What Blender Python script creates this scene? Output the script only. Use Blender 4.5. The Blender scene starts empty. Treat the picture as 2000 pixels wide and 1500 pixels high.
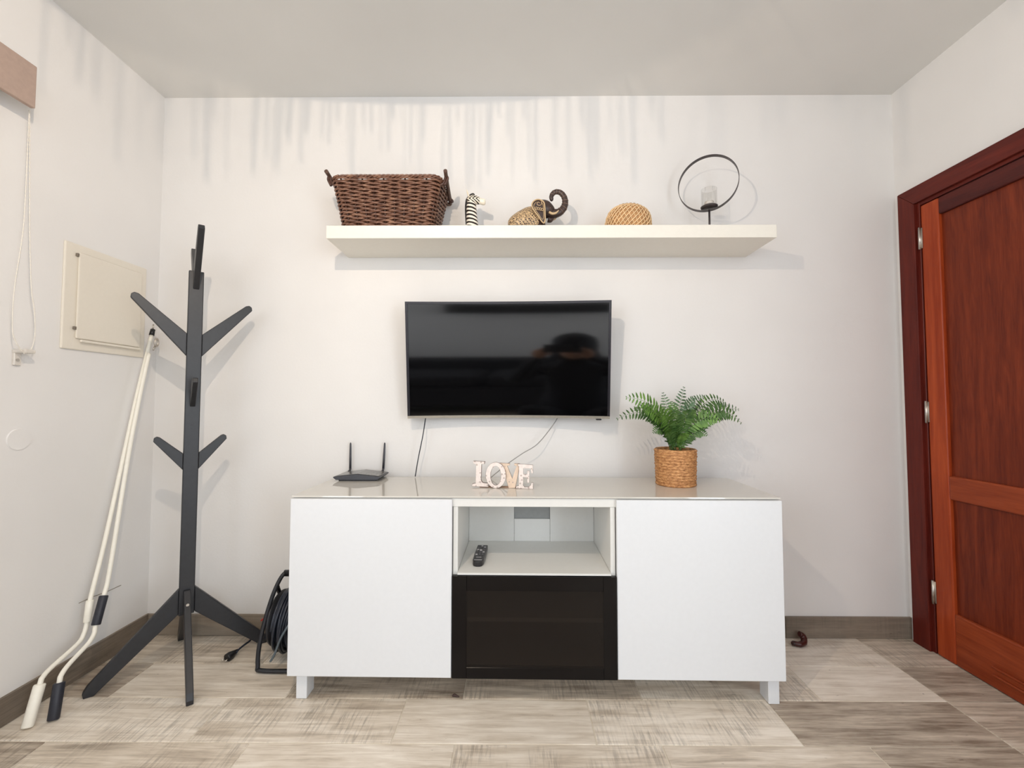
import bpy, bmesh, math, random
from mathutils import Vector, Matrix, Euler
PI = math.pi
sc = bpy.context.scene
COL = sc.collection

# ------------------------------------------------------------------ camera
F_PX, PITCH, YAW, ROLL = 850.84, .041, .0075, .0006
CAM = Vector((0, -2.0897, 1.0969))
cam_d = bpy.data.cameras.new('camera'); cam = bpy.data.objects.new('camera', cam_d); COL.objects.link(cam)
cam_d.sensor_fit = 'HORIZONTAL'; cam_d.sensor_width = 36.0; cam_d.lens = F_PX / 2000 * 36.0
cam_d.clip_start = .02
_fw = Vector((-math.sin(YAW) * math.cos(PITCH), math.cos(YAW) * math.cos(PITCH), math.sin(PITCH)))
_rt = Vector((math.cos(YAW), math.sin(YAW), 0)); _up = _rt.cross(_fw)
_rt, _up = _rt * math.cos(ROLL) + _up * math.sin(ROLL), -_rt * math.sin(ROLL) + _up * math.cos(ROLL)
cam.matrix_world = Matrix(((_rt.x, _up.x, -_fw.x, CAM.x), (_rt.y, _up.y, -_fw.y, CAM.y), (_rt.z, _up.z, -_fw.z, CAM.z), (0, 0, 0, 1)))
sc.camera = cam

# ------------------------------------------------------------------ world, added fill lights, exposure
world = bpy.data.worlds.new('sky'); sc.world = world; world.use_nodes = True
bg = world.node_tree.nodes['Background']; bg.inputs[0].default_value = (.75, .87, 1, 1); bg.inputs[1].default_value = .4
LAMP = (-.44, -1.66, 2.129)
LAMP_W = 37.5
def area(name, loc, rot, sx, sy, w, col):
    d = bpy.data.lights.new(name, 'AREA'); d.shape = 'RECTANGLE'; d.size = sx; d.size_y = sy; d.energy = w; d.color = col
    o = bpy.data.objects.new(name, d); COL.objects.link(o); o.location = loc; o.rotation_euler = rot
    return o
area('daylight_fill_left', (-1.70, -3.45, 1.12), (0, -PI / 2, 0), 2.1, 1.7, 40, (.78, .88, 1))  # added fill for cool daylight from the left; no balcony door is modelled
area('side_fill_right', (1.80, -3.55, 1.12), (0, PI / 2, 0), 2.1, 1.6, 60, (.82, .91, 1))  # added fill that brightens the left wall; no kitchen opening exists there
area('high_fill_rear', (.2, -4.56, 2.0), (PI / 2, 0, 0), 2.4, .9, 13, (.86, .93, 1))  # added fill from high at the back; the rear wall has no window
sc.view_settings.view_transform = 'Standard'; sc.view_settings.look = 'None'
sc.view_settings.gamma = 1; sc.view_settings.use_curve_mapping = False; sc.view_settings.exposure = 0.0
sc.cycles.use_denoising = True
sc.cycles.max_bounces = 10; sc.cycles.diffuse_bounces = 6; sc.cycles.transparent_max_bounces = 12
sc.cycles.caustics_refractive = False; sc.cycles.caustics_reflective = False
sc.cycles.sample_clamp_indirect = 6

# ------------------------------------------------------------------ helpers
def px_ray(u, v): return _fw + _rt * ((u - 1000) / F_PX) - _up * ((v - 750) / F_PX)
def at_y(u, v, y): r = px_ray(u, v); return CAM + r * ((y - CAM.y) / r.y)
def at_x(u, v, x): r = px_ray(u, v); return CAM + r * ((x - CAM.x) / r.x)
def at_z(u, v, z): r = px_ray(u, v); return CAM + r * ((z - CAM.z) / r.z)

def lin(c):
    return tuple((x / 12.92 if x <= .04045 else ((x + .055) / 1.055) ** 2.4) for x in [k / 255 for k in c])
def S(*c): return lin(c) + (1,)

class NT:
    """small wrapper to write a node material"""
    def __init__(s, name):
        s.m = bpy.data.materials.new(name); s.m.use_nodes = True
        s.t = s.m.node_tree; s.b = s.t.nodes['Principled BSDF']; s.out = s.t.nodes['Material Output']
    def n(s, typ, **kw):
        x = s.t.nodes.new(typ)
        for k, v in kw.items(): setattr(x, k, v)
        return x
    def l(s, a, b): s.t.links.new(a, b)
    def put(s, sock, v):
        if hasattr(v, 'is_linked') or isinstance(v, bpy.types.NodeSocket): s.l(v, sock)
        else: sock.default_value = v
    def coord(s, scale=(1, 1, 1), off=None, kind='Object', rot=(0, 0, 0)):
        c = s.n('ShaderNodeTexCoord'); mp = s.n('ShaderNodeMapping'); s.l(c.outputs[kind], mp.inputs[0])
        mp.inputs['Scale'].default_value = scale; mp.inputs['Rotation'].default_value = rot
        if off is not None: s.put(mp.inputs['Location'], off)
        return mp.outputs[0]
    def rand(s): return s.n('ShaderNodeObjectInfo').outputs['Random']
    def noise(s, vec, scale=5, detail=4, rough=.55, dist=0):
        x = s.n('ShaderNodeTexNoise'); s.l(vec, x.inputs['Vector']); x.inputs['Scale'].default_value = scale
        x.inputs['Detail'].default_value = detail; x.inputs['Roughness'].default_value = rough; x.inputs['Distortion'].default_value = dist
        return x.outputs['Fac']
    def wave(s, vec, scale=5, dist=2, detail=2, dscale=1, dir='X', typ='BANDS'):
        x = s.n('ShaderNodeTexWave'); x.wave_type = typ
        if typ == 'BANDS': x.bands_direction = dir
        s.l(vec, x.inputs['Vector']); x.inputs['Scale'].default_value = scale; x.inputs['Distortion'].default_value = dist
        x.inputs['Detail'].default_value = detail; x.inputs['Detail Scale'].default_value = dscale
        return x.outputs['Fac']
    def ramp(s, f, *stops):
        r = s.n('ShaderNodeValToRGB'); s.l(f, r.inputs[0]); e = r.color_ramp.elements
        while len(e) < len(stops): e.new(.5)
        for i, (p, c) in enumerate(stops):
            e[i].position = p; e[i].color = c if hasattr(c, '__len__') else (c, c, c, 1)
        return r.outputs[0]
    def math(s, op, a, b=0.0, c=0.0):
        x = s.n('ShaderNodeMath', operation=op)
        for i, v in enumerate((a, b, c)): s.put(x.inputs[i], v)
        return x.outputs[0]
    def mix(s, f, a, b, mode='MIX'):
        x = s.n('ShaderNodeMix', data_type='RGBA', blend_type=mode)
        s.put(x.inputs[0], f); s.put(x.inputs[6], a); s.put(x.inputs[7], b)
        return x.outputs[2]
    def sep(s, v):
        x = s.n('ShaderNodeSeparateXYZ'); s.l(v, x.inputs[0]); return x.outputs
    def bump(s, h, strength=.3, dist=.002):
        x = s.n('ShaderNodeBump'); x.inputs['Strength'].default_value = strength; x.inputs['Distance'].default_value = dist
        s.l(h, x.inputs['Height']); s.l(x.outputs[0], s.b.inputs['Normal'])
    def set(s, col=None, rough=None, metal=None, spec=None, coat=None):
        if col is not None: s.put(s.b.inputs['Base Color'], col)
        if rough is not None: s.put(s.b.inputs['Roughness'], rough)
        if metal is not None: s.b.inputs['Metallic'].default_value = metal
        if spec is not None: s.b.inputs['Specular IOR Level'].default_value = spec
        if coat is not None: s.b.inputs['Coat Weight'].default_value = coat; s.b.inputs['Coat Roughness'].default_value = .08
        return s.m

def plain(name, c, rough=.5, metal=0, spec=.5, coat=None, grain=.04):
    """one colour with faint procedural unevenness"""
    t = NT(name); v = t.coord(); f = t.noise(v, 60, 3)
    a = S(*c); lo = tuple(x * (1 - grain) for x in a[:3]) + (1,); hi = tuple(min(1, x * (1 + grain)) for x in a[:3]) + (1,)
    return t.set(t.ramp(f, (.3, lo), (.7, hi)), rough, metal, spec, coat)

class MB:
    def __init__(s): s.v = []; s.f = []; s.sm = []
    def add(s, vs, fs, smooth=False, M=None):
        o = len(s.v)
        s.v += [tuple(M @ Vector(p)) if M is not None else tuple(p) for p in vs]
        s.f += [tuple(i + o for i in f) for f in fs]; s.sm += [smooth] * len(fs)
        return s
    def frombm(s, bm, smooth=False, M=None):
        bm.verts.index_update()
        s.add([v.co.copy() for v in bm.verts], [[v.index for v in f.verts] for f in bm.faces], smooth, M); bm.free(); return s
    def box(s, lo, hi, bev=0.0, seg=1, M=None):
        bm = bmesh.new(); bmesh.ops.create_cube(bm, size=1)
        for v in bm.verts: v.co = Vector([lo[i] + (v.co[i] + .5) * (hi[i] - lo[i]) for i in range(3)])
        if bev: bmesh.ops.bevel(bm, geom=list(bm.edges), offset=bev, segments=seg, affect='EDGES', profile=.5)
        return s.frombm(bm, False, M)
    def tube(s, pts, r, n=8, cap=True, closed=False, flat=None, smooth=True):
        """sweep; r one radius, a list, or a list of (a,b) half-axes; flat: reference direction for the a axis"""
        pts = [Vector(p) for p in pts]; N = len(pts)
        rr = r if isinstance(r, (list, tuple)) and len(r) == N else [r] * N
        vs = []; prev = None
        for i, p in enumerate(pts):
            if closed: t = pts[(i + 1) % N] - pts[i - 1]
            else: t = pts[min(i + 1, N - 1)] - pts[max(i - 1, 0)]
            t = t.normalized() if t.length > 1e-9 else Vector((0, 0, 1))
            if flat is not None: a = Vector(flat)
            elif prev is None: a = Vector((0, 0, 1)) if abs(t.z) < .9 else Vector((1, 0, 0))
            else: a = prev
            a = a - t * a.dot(t)
            a = a.normalized() if a.length > 1e-6 else t.orthogonal().normalized()
            prev = a; b = t.cross(a)
            ra, rb = rr[i] if hasattr(rr[i], '__len__') else (rr[i], rr[i])
            for k in range(n):
                w = 2 * PI * k / n; vs.append(p + a * (math.cos(w) * ra) + b * (math.sin(w) * rb))
        fs = []
        for i in range(N if closed else N - 1):
            j = (i + 1) % N
            for k in range(n): fs.append((i * n + k, i * n + (k + 1) % n, j * n + (k + 1) % n, j * n + k))
        s.add(vs, fs, smooth)
        if cap and not closed:
            o = len(s.v) - len(vs)
            s.f += [tuple(o + k for k in reversed(range(n))), tuple(o + (N - 1) * n + k for k in range(n))]; s.sm += [False, False]
        return s
    def lathe(s, prof, n=32, M=None, smooth=True, rfun=None):
        vs = []; fs = []
        for i, (r, z) in enumerate(prof):
            for k in range(n):
                w = 2 * PI * k / n; q = r + (rfun(w, z, i) if rfun else 0)
                vs.append((q * math.cos(w), q * math.sin(w), z))
        for i in range(len(prof) - 1):
            for k in range(n):
                fs.append((i * n + k, i * n + (k + 1) % n, (i + 1) * n + (k + 1) % n, (i + 1) * n + k))
        if prof[0][0] > 1e-5: fs.append(tuple(reversed(range(n))))
        if prof[-1][0] > 1e-5: fs.append(tuple((len(prof) - 1) * n + k for k in range(n)))
        return s.add(vs, fs, smooth, M)
    def prism(s, poly, d0, d1, M=None, bev=0.0):
        """polygon in x,z extruded along y from d0 to d1"""
        bm = bmesh.new(); a = [bm.verts.new((x, d0, z)) for x, z in poly]; b = [bm.verts.new((x, d1, z)) for x, z in poly]
        bm.faces.new(a); bm.faces.new(list(reversed(b))); n = len(poly)
        for i in range(n): bm.faces.new((a[(i + 1) % n], a[i], b[i], b[(i + 1) % n]))
        bmesh.ops.recalc_face_normals(bm, faces=list(bm.faces))
        if bev: bmesh.ops.bevel(bm, geom=list(bm.edges), offset=bev, segments=2, affect='EDGES', profile=.5)
        return s.frombm(bm, False, M)
    def ball(s, c, r, nu=16, nv=10, M=None):
        rx, ry, rz = r if hasattr(r, '__len__') else (r, r, r)
        prof = [(math.sin(PI * i / nv), -math.cos(PI * i / nv)) for i in range(nv + 1)]
        prof[0] = (1e-6, -1); prof[-1] = (1e-6, 1)
        X = Matrix.Translation(c) @ Matrix.Diagonal((rx, ry, rz, 1))
        return s.lathe(prof, nu, (M @ X) if M is not None else X)
    def mesh(s, name, mat):
        me = bpy.data.meshes.new(name); me.from_pydata(s.v, [], s.f); me.update()
        me.polygons.foreach_set('use_smooth', s.sm); me.update()
        if mat: me.materials.append(mat)
        return me
    def build(s, name, mat, parent=None, world=False, kind=None, label=None):
        if world and parent is not None:
            W = ROOTM.get(parent.name, Matrix()).inverted(); s.v = [tuple(W @ Vector(p)) for p in s.v]
        o = bpy.data.objects.new(name, s.mesh(name, mat)); COL.objects.link(o)
        if parent is not None: o.parent = parent; ROOTM[o.name] = ROOTM.get(parent.name, Matrix())
        if kind: o['kind'] = kind
        if label: o['label'] = label
        return o
ROOTM = {}
def thing(name, label, cat, loc=(0, 0, 0), rotz=0.0, group=None, rot=None):
    o = bpy.data.objects.new(name, None); COL.objects.link(o); o.empty_display_size = .05
    o.location = loc; o.rotation_euler = rot if rot else (0, 0, rotz)
    ROOTM[o.name] = Matrix.LocRotScale(Vector(loc), Euler(rot if rot else (0, 0, rotz)), Vector((1, 1, 1)))
    o['label'] = label; o['category'] = cat
    if group: o['group'] = group
    return o
def tag(o, label, cat, group=None):
    o['label'] = label; o['category'] = cat
    if group: o['group'] = group
    return o
def struct(o): o['kind'] = 'structure'; return o
def spline(pts, n=8, closed=False):
    """Catmull-Rom through points of any dimension"""
    P = [Vector(p) for p in pts]; N = len(P); out = []
    for i in range(N if closed else N - 1):
        a = P[(i - 1) % N] if closed else P[max(i - 1, 0)]; b = P[i]; c = P[(i + 1) % N]; d = P[(i + 2) % N] if closed else P[min(i + 2, N - 1)]
        for k in range(n):
            t = k / n
            out.append(.5 * ((2 * b) + (c - a) * t + (2 * a - 5 * b + 4 * c - d) * t * t + (3 * b - a - 3 * c + d) * t ** 3))
    if not closed: out.append(P[-1])
    return out

# ------------------------------------------------------------------ materials
def plaster(name, c, rough=.75, strength=.25):
    t = NT(name); v = t.coord()
    h = t.noise(v, 95, 5, .6); big = t.noise(v, 2.2, 2)
    a = S(*c); lo = tuple(x * .965 for x in a[:3]) + (1,)
    t.bump(h, strength, .0015)
    return t.set(t.ramp(big, (.35, lo), (.65, a)), rough, spec=.25)
M_WALL = plaster('white_plaster', (233, 231, 229))
M_CEIL = plaster('ceiling_paint', (226, 225, 222), strength=.15)
M_GROUT = plaster('grout', (226, 218, 203))

def tile_mat(name, lo, mid, hi, saw=1.0, swap=False):
    t = NT(name); r = t.rand()
    if swap:
        c0 = t.coord; t.coord = lambda sc_, off=None: c0((sc_[1], sc_[0], sc_[1] if sc_[1] > 20 else sc_[2]), off)
    elif saw < .3:
        c0 = t.coord; t.coord = lambda sc_, off=None: c0((sc_[0], sc_[1], sc_[1] if sc_[1] > 20 else sc_[2]), off)
    off = t.n('ShaderNodeCombineXYZ'); t.l(t.math('MULTIPLY', r, 37.0), off.inputs[0]); t.l(t.math('MULTIPLY', r, 91.0), off.inputs[1])
    v = t.coord((1, 1, 1), off.outputs[0])
    g = t.coord((1.6, 22, 1), off.outputs[0]); grain = t.noise(g, 2.0, 7, .62, .6)
    cl = t.noise(t.coord((1.6, 5, 1), off.outputs[0]), 3.0, 4, .6)
    x = t.coord((70, 5, 1), off.outputs[0]); cross = t.noise(x, 1.6, 4, .65, .3)
    patch = t.noise(v, 5.5, 3)
    fine = t.noise(t.coord((5, 130, 1), off.outputs[0]), 2.0, 4, .65, .2)
    tone = t.math('ADD', t.math('ADD', t.math('MULTIPLY', grain, .48), t.math('MULTIPLY', cl, .32)), t.math('MULTIPLY', fine, .20))
    r2 = t.math('FRACT', t.math('MULTIPLY', r, 7.31))
    tone = t.math('ADD', tone, t.math('MULTIPLY', t.math('SUBTRACT', r2, .5), .22))
    col = t.ramp(tone, (.30, S(*lo)), (.5, S(*mid)), (.66, S(*hi)))
    r3 = t.math('FRACT', t.math('MULTIPLY', r, 13.7))
    mk = t.math('MULTIPLY', t.ramp(r3, (.45, 0.0), (.55, 1.0)), t.ramp(patch, (.42, 0.0), (.58, .8)))
    sawm = t.math('MULTIPLY', mk, t.ramp(cross, (.46, 0.0), (.62, saw * .75)))
    col = t.mix(sawm, col, S(*[int(k * .62) for k in lo]))
    fleck = t.ramp(t.noise(t.coord((26, 60, 1), off.outputs[0]), 1.4, 2, .5), (.70, 0.0), (.76, .6))
    col = t.mix(t.math('MULTIPLY', fleck, t.ramp(patch, (.4, 0.0), (.6, 1.0))), col, S(96, 84, 72))
    t.bump(grain, .12, .001)
    return t.set(col, .42, spec=.35)
M_TILE = tile_mat('wood_look_tile', (136, 121, 106), (210, 197, 180), (242, 233, 220), .65)
M_BASE = tile_mat('baseboard_tile', (104, 94, 83), (134, 122, 109), (154, 142, 127), saw=.2)
M_BASE_Y = tile_mat('baseboard_tile_side', (104, 94, 83), (134, 122, 109), (154, 142, 127), saw=.2, swap=True)

def wood(name, dark, light, rough=.34, axis='Z', sc_=1.0):
    t = NT(name)
    s = {'Z': (14, 14, 1.1), 'Y': (14, 1.1, 14), 'X': (1.1, 14, 14)}[axis]
    v = t.coord(tuple(k * sc_ for k in s)); g = t.noise(v, 2.2, 6, .6, .8)
    fine = t.noise(t.coord(tuple(k * 5 * sc_ for k in s)), 2.0, 3)
    f = t.math('ADD', t.math('MULTIPLY', g, .75), t.math('MULTIPLY', fine, .25))
    t.bump(fine, .08, .001)
    return t.set(t.ramp(f, (.32, S(*dark)), (.68, S(*light))), rough, spec=.22)
M_CASING = wood('mahogany_casing', (74, 22, 17), (106, 38, 27), .4)
M_CASING_H = wood('mahogany_casing_head', (74, 22, 17), (106, 38, 27), .4, 'Y')
M_STILE = wood('mahogany_stile', (134, 46, 18), (180, 80, 40), .3, sc_=.7)
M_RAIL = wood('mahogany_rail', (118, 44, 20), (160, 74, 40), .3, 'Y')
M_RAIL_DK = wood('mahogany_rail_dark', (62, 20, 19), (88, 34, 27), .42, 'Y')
M_PANEL = wood('mahogany_panel', (86, 27, 11), (128, 52, 25), .38, sc_=1.6)

M_WHITE = plain('white_lacquer', (224, 226, 229), .32, grain=.01)
M_WHITE2 = plain('white_foil', (224, 223, 219), .42, grain=.01)
M_SHELF = plain('shelf_foil', (234, 230, 220), .4, grain=.012)
M_GLASS_TOP = plain('white_back_painted_glass', (212, 208, 200), .015, spec=.9, grain=.005)
M_GLASS_TOP.node_tree.nodes['Principled BSDF'].inputs['IOR'].default_value = 1.55
M_BLACKRACK = plain('charcoal_painted_wood', (36, 37, 41), .42, grain=.12)
M_BLACK = plain('black_plastic', (24, 24, 27), .35)
M_BLACKGLOSS = plain('gloss_black', (10, 10, 11), .12)
M_RUBBER = plain('black_rubber', (30, 31, 36), .45, grain=.2)
M_CABLE = plain('black_cable', (36, 42, 54), .3, grain=.2)
M_STEEL = plain('brushed_steel', (196, 190, 182), .28, metal=1)
M_POLE = plain('cream_white_enamel', (246, 242, 230), .35, grain=.02)
M_CREAM = plain('cream_plastic', (229, 222, 209), .45, grain=.01)

# ------------------------------------------------------------------ room shell
XL, XR, H, YB = -1.739, 1.843, 2.603, -4.6
struct(MB().box((XL - .15, 0, -.05), (XR + .15, .15, H + .1)).build('wall_back', M_WALL))
struct(MB().box((XL - .15, YB - .15, -.05), (XR + .15, YB, H + .1)).build('wall_rear', M_WALL))
wl = struct(MB().box((XL - .15, YB, -.05), (XL, 0, H + .1)).build('wall_left', M_WALL))
MB().tube([at_x(u, v, XL + .0004) for u, v in ((154, 1178), (180, 1166), (208, 1156), (236, 1143))], .0016, 6).build('scratch', plain('scratch_grey', (150, 142, 130), .8), wl)
DY0, DY1, DZ = -.10, -.985, 2.04          # door opening in the right wall
w = MB(); w.box((XR, DY0, -.05), (XR + .15, 0, H + .1)); w.box((XR, DY1, DZ), (XR + .15, DY0, H + .1)); w.box((XR, YB, -.05), (XR + .15, DY1, H + .1))
struct(w.build('wall_right', M_WALL))
struct(MB().box((XL - .15, YB - .15, H), (XR + .15, .15, H + .12)).build('ceiling', M_CEIL))
floor = struct(MB().box((XL, YB, -.08), (XR + .15, 0, -.0025)).build('floor', M_GROUT))
TL, TW, G = .6609, .2116, .0040
cache = {}
def floor_tile(x0, x1, y0, y1):
    a, b = x1 - x0 - G, y1 - y0 - G
    if a < .01 or b < .01: return
    k = (round(a, 3), round(b, 3))
    if k not in cache:
        cache[k] = MB().box((-a / 2, -b / 2, -.008), (a / 2, b / 2, 0), .0012).mesh('floor_tile', M_TILE)
    o = bpy.data.objects.new('floor_tile', cache[k]); COL.objects.link(o)
    o.location = ((x0 + x1) / 2, (y0 + y1) / 2, 0); o.parent = floor
y1 = -.002; row = 0; ye = -.2237
while y1 > YB + .02:
    y0 = max(ye, YB); ph = -1.0599 if row % 2 == 0 else -.8535
    cuts = [XL] + [ph + TL * k for k in range(-3, 6) if XL + .02 < ph + TL * k < XR - .02] + [XR]
    if row % 2 == 1: cuts = sorted(set(cuts[:-2] + [1.585, XR]))
    for a, b in zip(cuts, cuts[1:]): floor_tile(a, b, y0, y1)
    y1 = ye; ye -= TW; row += 1
BH, BT = .098, .012
def baseboard(name, along, lo, hi, fixed, sign, cuts):
    root = struct(MB().box(*(((lo, fixed - .003 if sign < 0 else fixed, 0), (hi, fixed if sign < 0 else fixed + .003, BH - .001)) if along == 'x' else
                             ((fixed if sign > 0 else fixed - .003, lo, 0), (fixed + .003 if sign > 0 else fixed, hi, BH - .001)))).build(name, M_GROUT))
    cs = [lo] + sorted(c for c in cuts if lo < c < hi) + [hi]
    for a, b in zip(cs, cs[1:]):
        a += .001; b -= .001
        if along == 'x': m = MB().box((a, fixed - BT, .001), (b, fixed - .001, BH), .0015)
        else: m = MB().box((fixed + .001 if sign > 0 else fixed - BT, a, .001), (fixed + BT if sign > 0 else fixed - .001, b, BH), .0015)
        m.build('baseboard_tile', M_BASE if along == 'x' else M_BASE_Y, root)
baseboard('baseboard_back', 'x', XL + BT, XR - .001, 0, -1, [-1.06, -.4, .26, .61, 1.258])
baseboard('baseboard_left', 'y', YB, 0, XL, 1, [-.75 - .66 * k for k in range(6)])
baseboard('baseboard_right', 'y', YB, DY1 - .09, XR, -1, [-1.7 - .66 * k for k in range(5)])

# ------------------------------------------------------------------ door
door = bpy.data.objects.new('door_1', None); COL.objects.link(door); struct(door); door.location = (XR, -.11, 0)
ROOTM['door_1'] = Matrix.Translation((XR, -.11, 0))
XC = 1.824
MB().prism([(-.032, 0), (-.114, 0), (-.114, 2.004), (-.032, 2.082)], 0, .022, Matrix(((0, 1, 0, XC), (1, 0, 0, 0), (0, 0, 1, 0), (0, 0, 0, 1))), .003).build('casing', M_CASING, door, True)
MB().prism([(-.032, 2.082), (-.114, 2.004), (-.97, 2.004), (-1.052, 2.082)], 0, .022, Matrix(((0, 1, 0, XC), (1, 0, 0, 0), (0, 0, 1, 0), (0, 0, 0, 1))), .003).build('casing', M_CASING_H, door, True)
MB().prism([(-1.052, 0), (-.97, 0), (-.97, 2.004), (-1.052, 2.082)], 0, .022, Matrix(((0, 1, 0, XC), (1, 0, 0, 0), (0, 0, 1, 0), (0, 0, 0, 1))), .003).build('casing', M_CASING, door, True)
m = MB(); m.box((1.838, -.128, 0), (1.96, -.101, 2.018), .002); m.build('jamb', M_CASING, door, True)
m = MB(); m.box((1.838, -.982, 1.99), (1.96, -.128, 2.018), .002); m.build('jamb', M_CASING_H, door, True)
m = MB(); m.box((1.838, -.982, 0), (1.96, -.955, 1.99), .002); m.build('jamb', M_CASING, door, True)
XF = 1.836                                  # leaf face
leaf = MB().box((XF + .026, -.951, .001), (XF + .034, -.134, 1.986)).build('door_leaf', M_PANEL, door, True)
def bead(y0, y1, z0, z1, mat, nm):          # board with softly rounded edges
    MB().box((XF, min(y0, y1), z0), (XF + .04, max(y0, y1), z1), .007, 3).build(nm, mat, leaf, True)
bead(-.134, -.216, .001, 1.986, M_STILE, 'stile'); bead(-.951, -.86, .001, 1.986, M_STILE, 'stile')
def board(z0, z1, mat, nm):
    MB().box((XF + .0005, -.861, z0), (XF + .0395, -.215, z1), .007, 3).build(nm, mat, leaf, True)
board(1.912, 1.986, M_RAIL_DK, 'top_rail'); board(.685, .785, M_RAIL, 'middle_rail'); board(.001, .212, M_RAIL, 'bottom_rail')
for z0, z1 in ((.785, 1.912), (.212, .685)):
    MB().box((XF + .015, -.862, z0 - .004), (XF + .03, -.214, z1 + .004), .002).build('door_panel', M_PANEL, leaf, True)
for z in (.078, .048):
    MB().box((XF - .008, -.86, z), (XF + .004, -.36, z + .008), .002).build('drip_moulding', M_RAIL, leaf, True)
for z0, z1 in ((1.787, 1.887), (1.004, 1.102), (.215, .316)):
    m = MB(); m.tube([(XF - .004, -.131, z0), (XF - .004, -.131, z1)], .0055, 10); m.box((XF - .002, -.142, z0 + .004), (XF + .0015, -.12, z1 - .004))
    m.build('hinge', M_STEEL, door, True)

# ------------------------------------------------------------------ pendant lamp above the frame (lights the room)
lamp = thing('pendant_lamp', 'pendant lamp with slatted fringe hanging from ceiling in front of shelf', 'lamp', (LAMP[0], LAMP[1], H))
dz = LAMP[2] - H
MB().tube([(0, 0, 0), (0, 0, dz + .12)], .003, 6).build('cord', M_BLACK, lamp)
MB().lathe([(.05, 0), (.05, -.02), (.012, -.03), (.003, -.031)][::-1], 24).build('ceiling_rose', M_WHITE, lamp)
MB().lathe([(.02, dz + .125), (.024, dz + .12), (.024, dz + .06), (.012, dz + .05)][::-1], 16).build('socket', M_WHITE, lamp)
RS = .17
MB().lathe([(RS, dz + .0445), (RS * .98, dz + .0585), (RS * .7, dz + .11), (.03, dz + .135), (.03, dz + .132), (RS * .68, dz + .106), (RS * .96, dz + .068), (RS * .985, dz + .0445)], 48).build('shade_cap', M_WHITE, lamp)
t = NT('fringe_film'); tr = t.n('ShaderNodeBsdfTransparent'); tr.inputs[0].default_value = (.80, .80, .79, 1); t.set(S(235, 230, 220), .5)
mx = t.n('ShaderNodeMixShader'); mx.inputs[0].default_value = .62; t.l(t.b.outputs[0], mx.inputs[1]); t.l(tr.outputs[0], mx.inputs[2]); t.l(mx.outputs[0], t.out.inputs[0])
M_FILM = t.m
rnd = random.Random(5); m = MB(); a = 0
while a < 2 * PI:
    wd = rnd.uniform(.005, .020); lean = rnd.uniform(-.006, .016); zb = dz + rnd.uniform(-.002, .034)
    if rnd.random() < .72:
        for q in (0, .0015) if rnd.random() < .35 else (0,):
            r_ = RS * .98 - q * 3
            p = [(math.cos(a + d) * r_, math.sin(a + d) * r_, z) for d, z in ((lean, zb), (lean + wd * .7, zb + rnd.uniform(0, .012)), (wd, dz + .066), (0, dz + .066))]
            m.add(p, [(0, 1, 2, 3)])
    a += wd + rnd.uniform(.0, .012)
m.build('fringe', M_FILM, lamp, kind='stuff')
ld = bpy.data.lights.new('bulb_light', 'POINT'); ld.energy = LAMP_W; ld.color = (1, .82, .64); ld.shadow_soft_size = .0015
lo = bpy.data.objects.new('bulb_light', ld); COL.objects.link(lo); lo.parent = lamp; lo.location = (0, 0, dz)
# ------------------------------------------------------------------ TV console
con = thing('tv_console', 'long white low tv console with black glass centre door below the television', 'tv console', (-.8312, -.4713, 0), -.0087)
B_ = lambda lo, hi, nm, mat, par, bev=.001: MB().box(lo, hi, bev).build(nm, mat, par)
for x in (0.001, 1.781): B_((x, .019, .102), (x + .018, .40, .739), 'side_panel', M_WHITE2, con)
for x in (.601, 1.181): B_((x, .019, .102), (x + .018, .40, .7085), 'divider', M_WHITE2, con)
B_((.001, .017, .709), (1.799, .40, .7395), 'top_panel', M_WHITE2, con)
B_((.019, .02, .102), (1.781, .40, .118), 'bottom_panel', M_WHITE2, con)
B_((.6195, .004, .4645), (1.1805, .39, .472), 'niche_shelf', M_WHITE2, con)
B_((.62, .022, .29), (1.18, .36, .306), 'inner_shelf', M_WHITE2, con)
bp = B_((.62, .385, .118), (1.18, .39, .464), 'back_panel', M_WHITE2, con)
B_((.62, .372, .4722), (.8225, .377, .7088), 'back_board', M_WHITE2, con, .0006)
B_((.9845, .372, .4722), (1.18, .377, .7088), 'back_board', M_WHITE2, con, .0006)
B_((.8235, .374, .4722), (.9835, .379, .571), 'back_board', M_WHITE2, con, .0006)
B_((.79, .3802, .50), (1.01, .384, .7085), 'shaded_gap_panel', plain('shaded_wall_grey', (150, 152, 151), .6), con)  # added panel; its grey stands in for the shadowed wall behind the cutout
for x in (.001, 1.2005): B_((x, 0, .100), (x + .5985, .016, .7385), 'door', M_WHITE, con, .0018)
gd = MB(); X0, X1, Z0, Z1 = .6015, 1.1985, .100, .463; pa = (.655, 1.150, .140, .412)
gd.box((X0, -.003, Z0), (pa[0], .015, Z1), .0012); gd.box((pa[1], -.003, Z0), (X1, .015, Z1), .0012)
gd.box((pa[0], -.003, Z0), (pa[1], .015, pa[2]), .0008); gd.box((pa[0], -.003, pa[3]), (pa[1], .015, Z1), .0008)
M_DOORFRAME = plain('black_glass_frame', (15, 12, 12), .22, spec=.22)
gdo = gd.build('glass_door', M_DOORFRAME, con)
t = NT('smoked_glass'); t.set(S(40, 35, 32), .3, spec=.3); tr = t.n('ShaderNodeBsdfTransparent'); tr.inputs[0].default_value = (.6, .56, .52, 1)
mx = t.n('ShaderNodeMixShader'); mx.inputs[0].default_value = .5; t.l(t.b.outputs[0], mx.inputs[1]); t.l(tr.outputs[0], mx.inputs[2]); t.l(mx.outputs[0], t.out.inputs[0])
MB().box((pa[0], -.0026, pa[2]), (pa[1], .006, pa[3])).build('glass_pane', t.m, gdo)
top = MB().box((0, .010, .742), (1.8, .42, .748), .0008).build('glass_top', M_GLASS_TOP, con, label='glossy white glass top plate')
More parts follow.
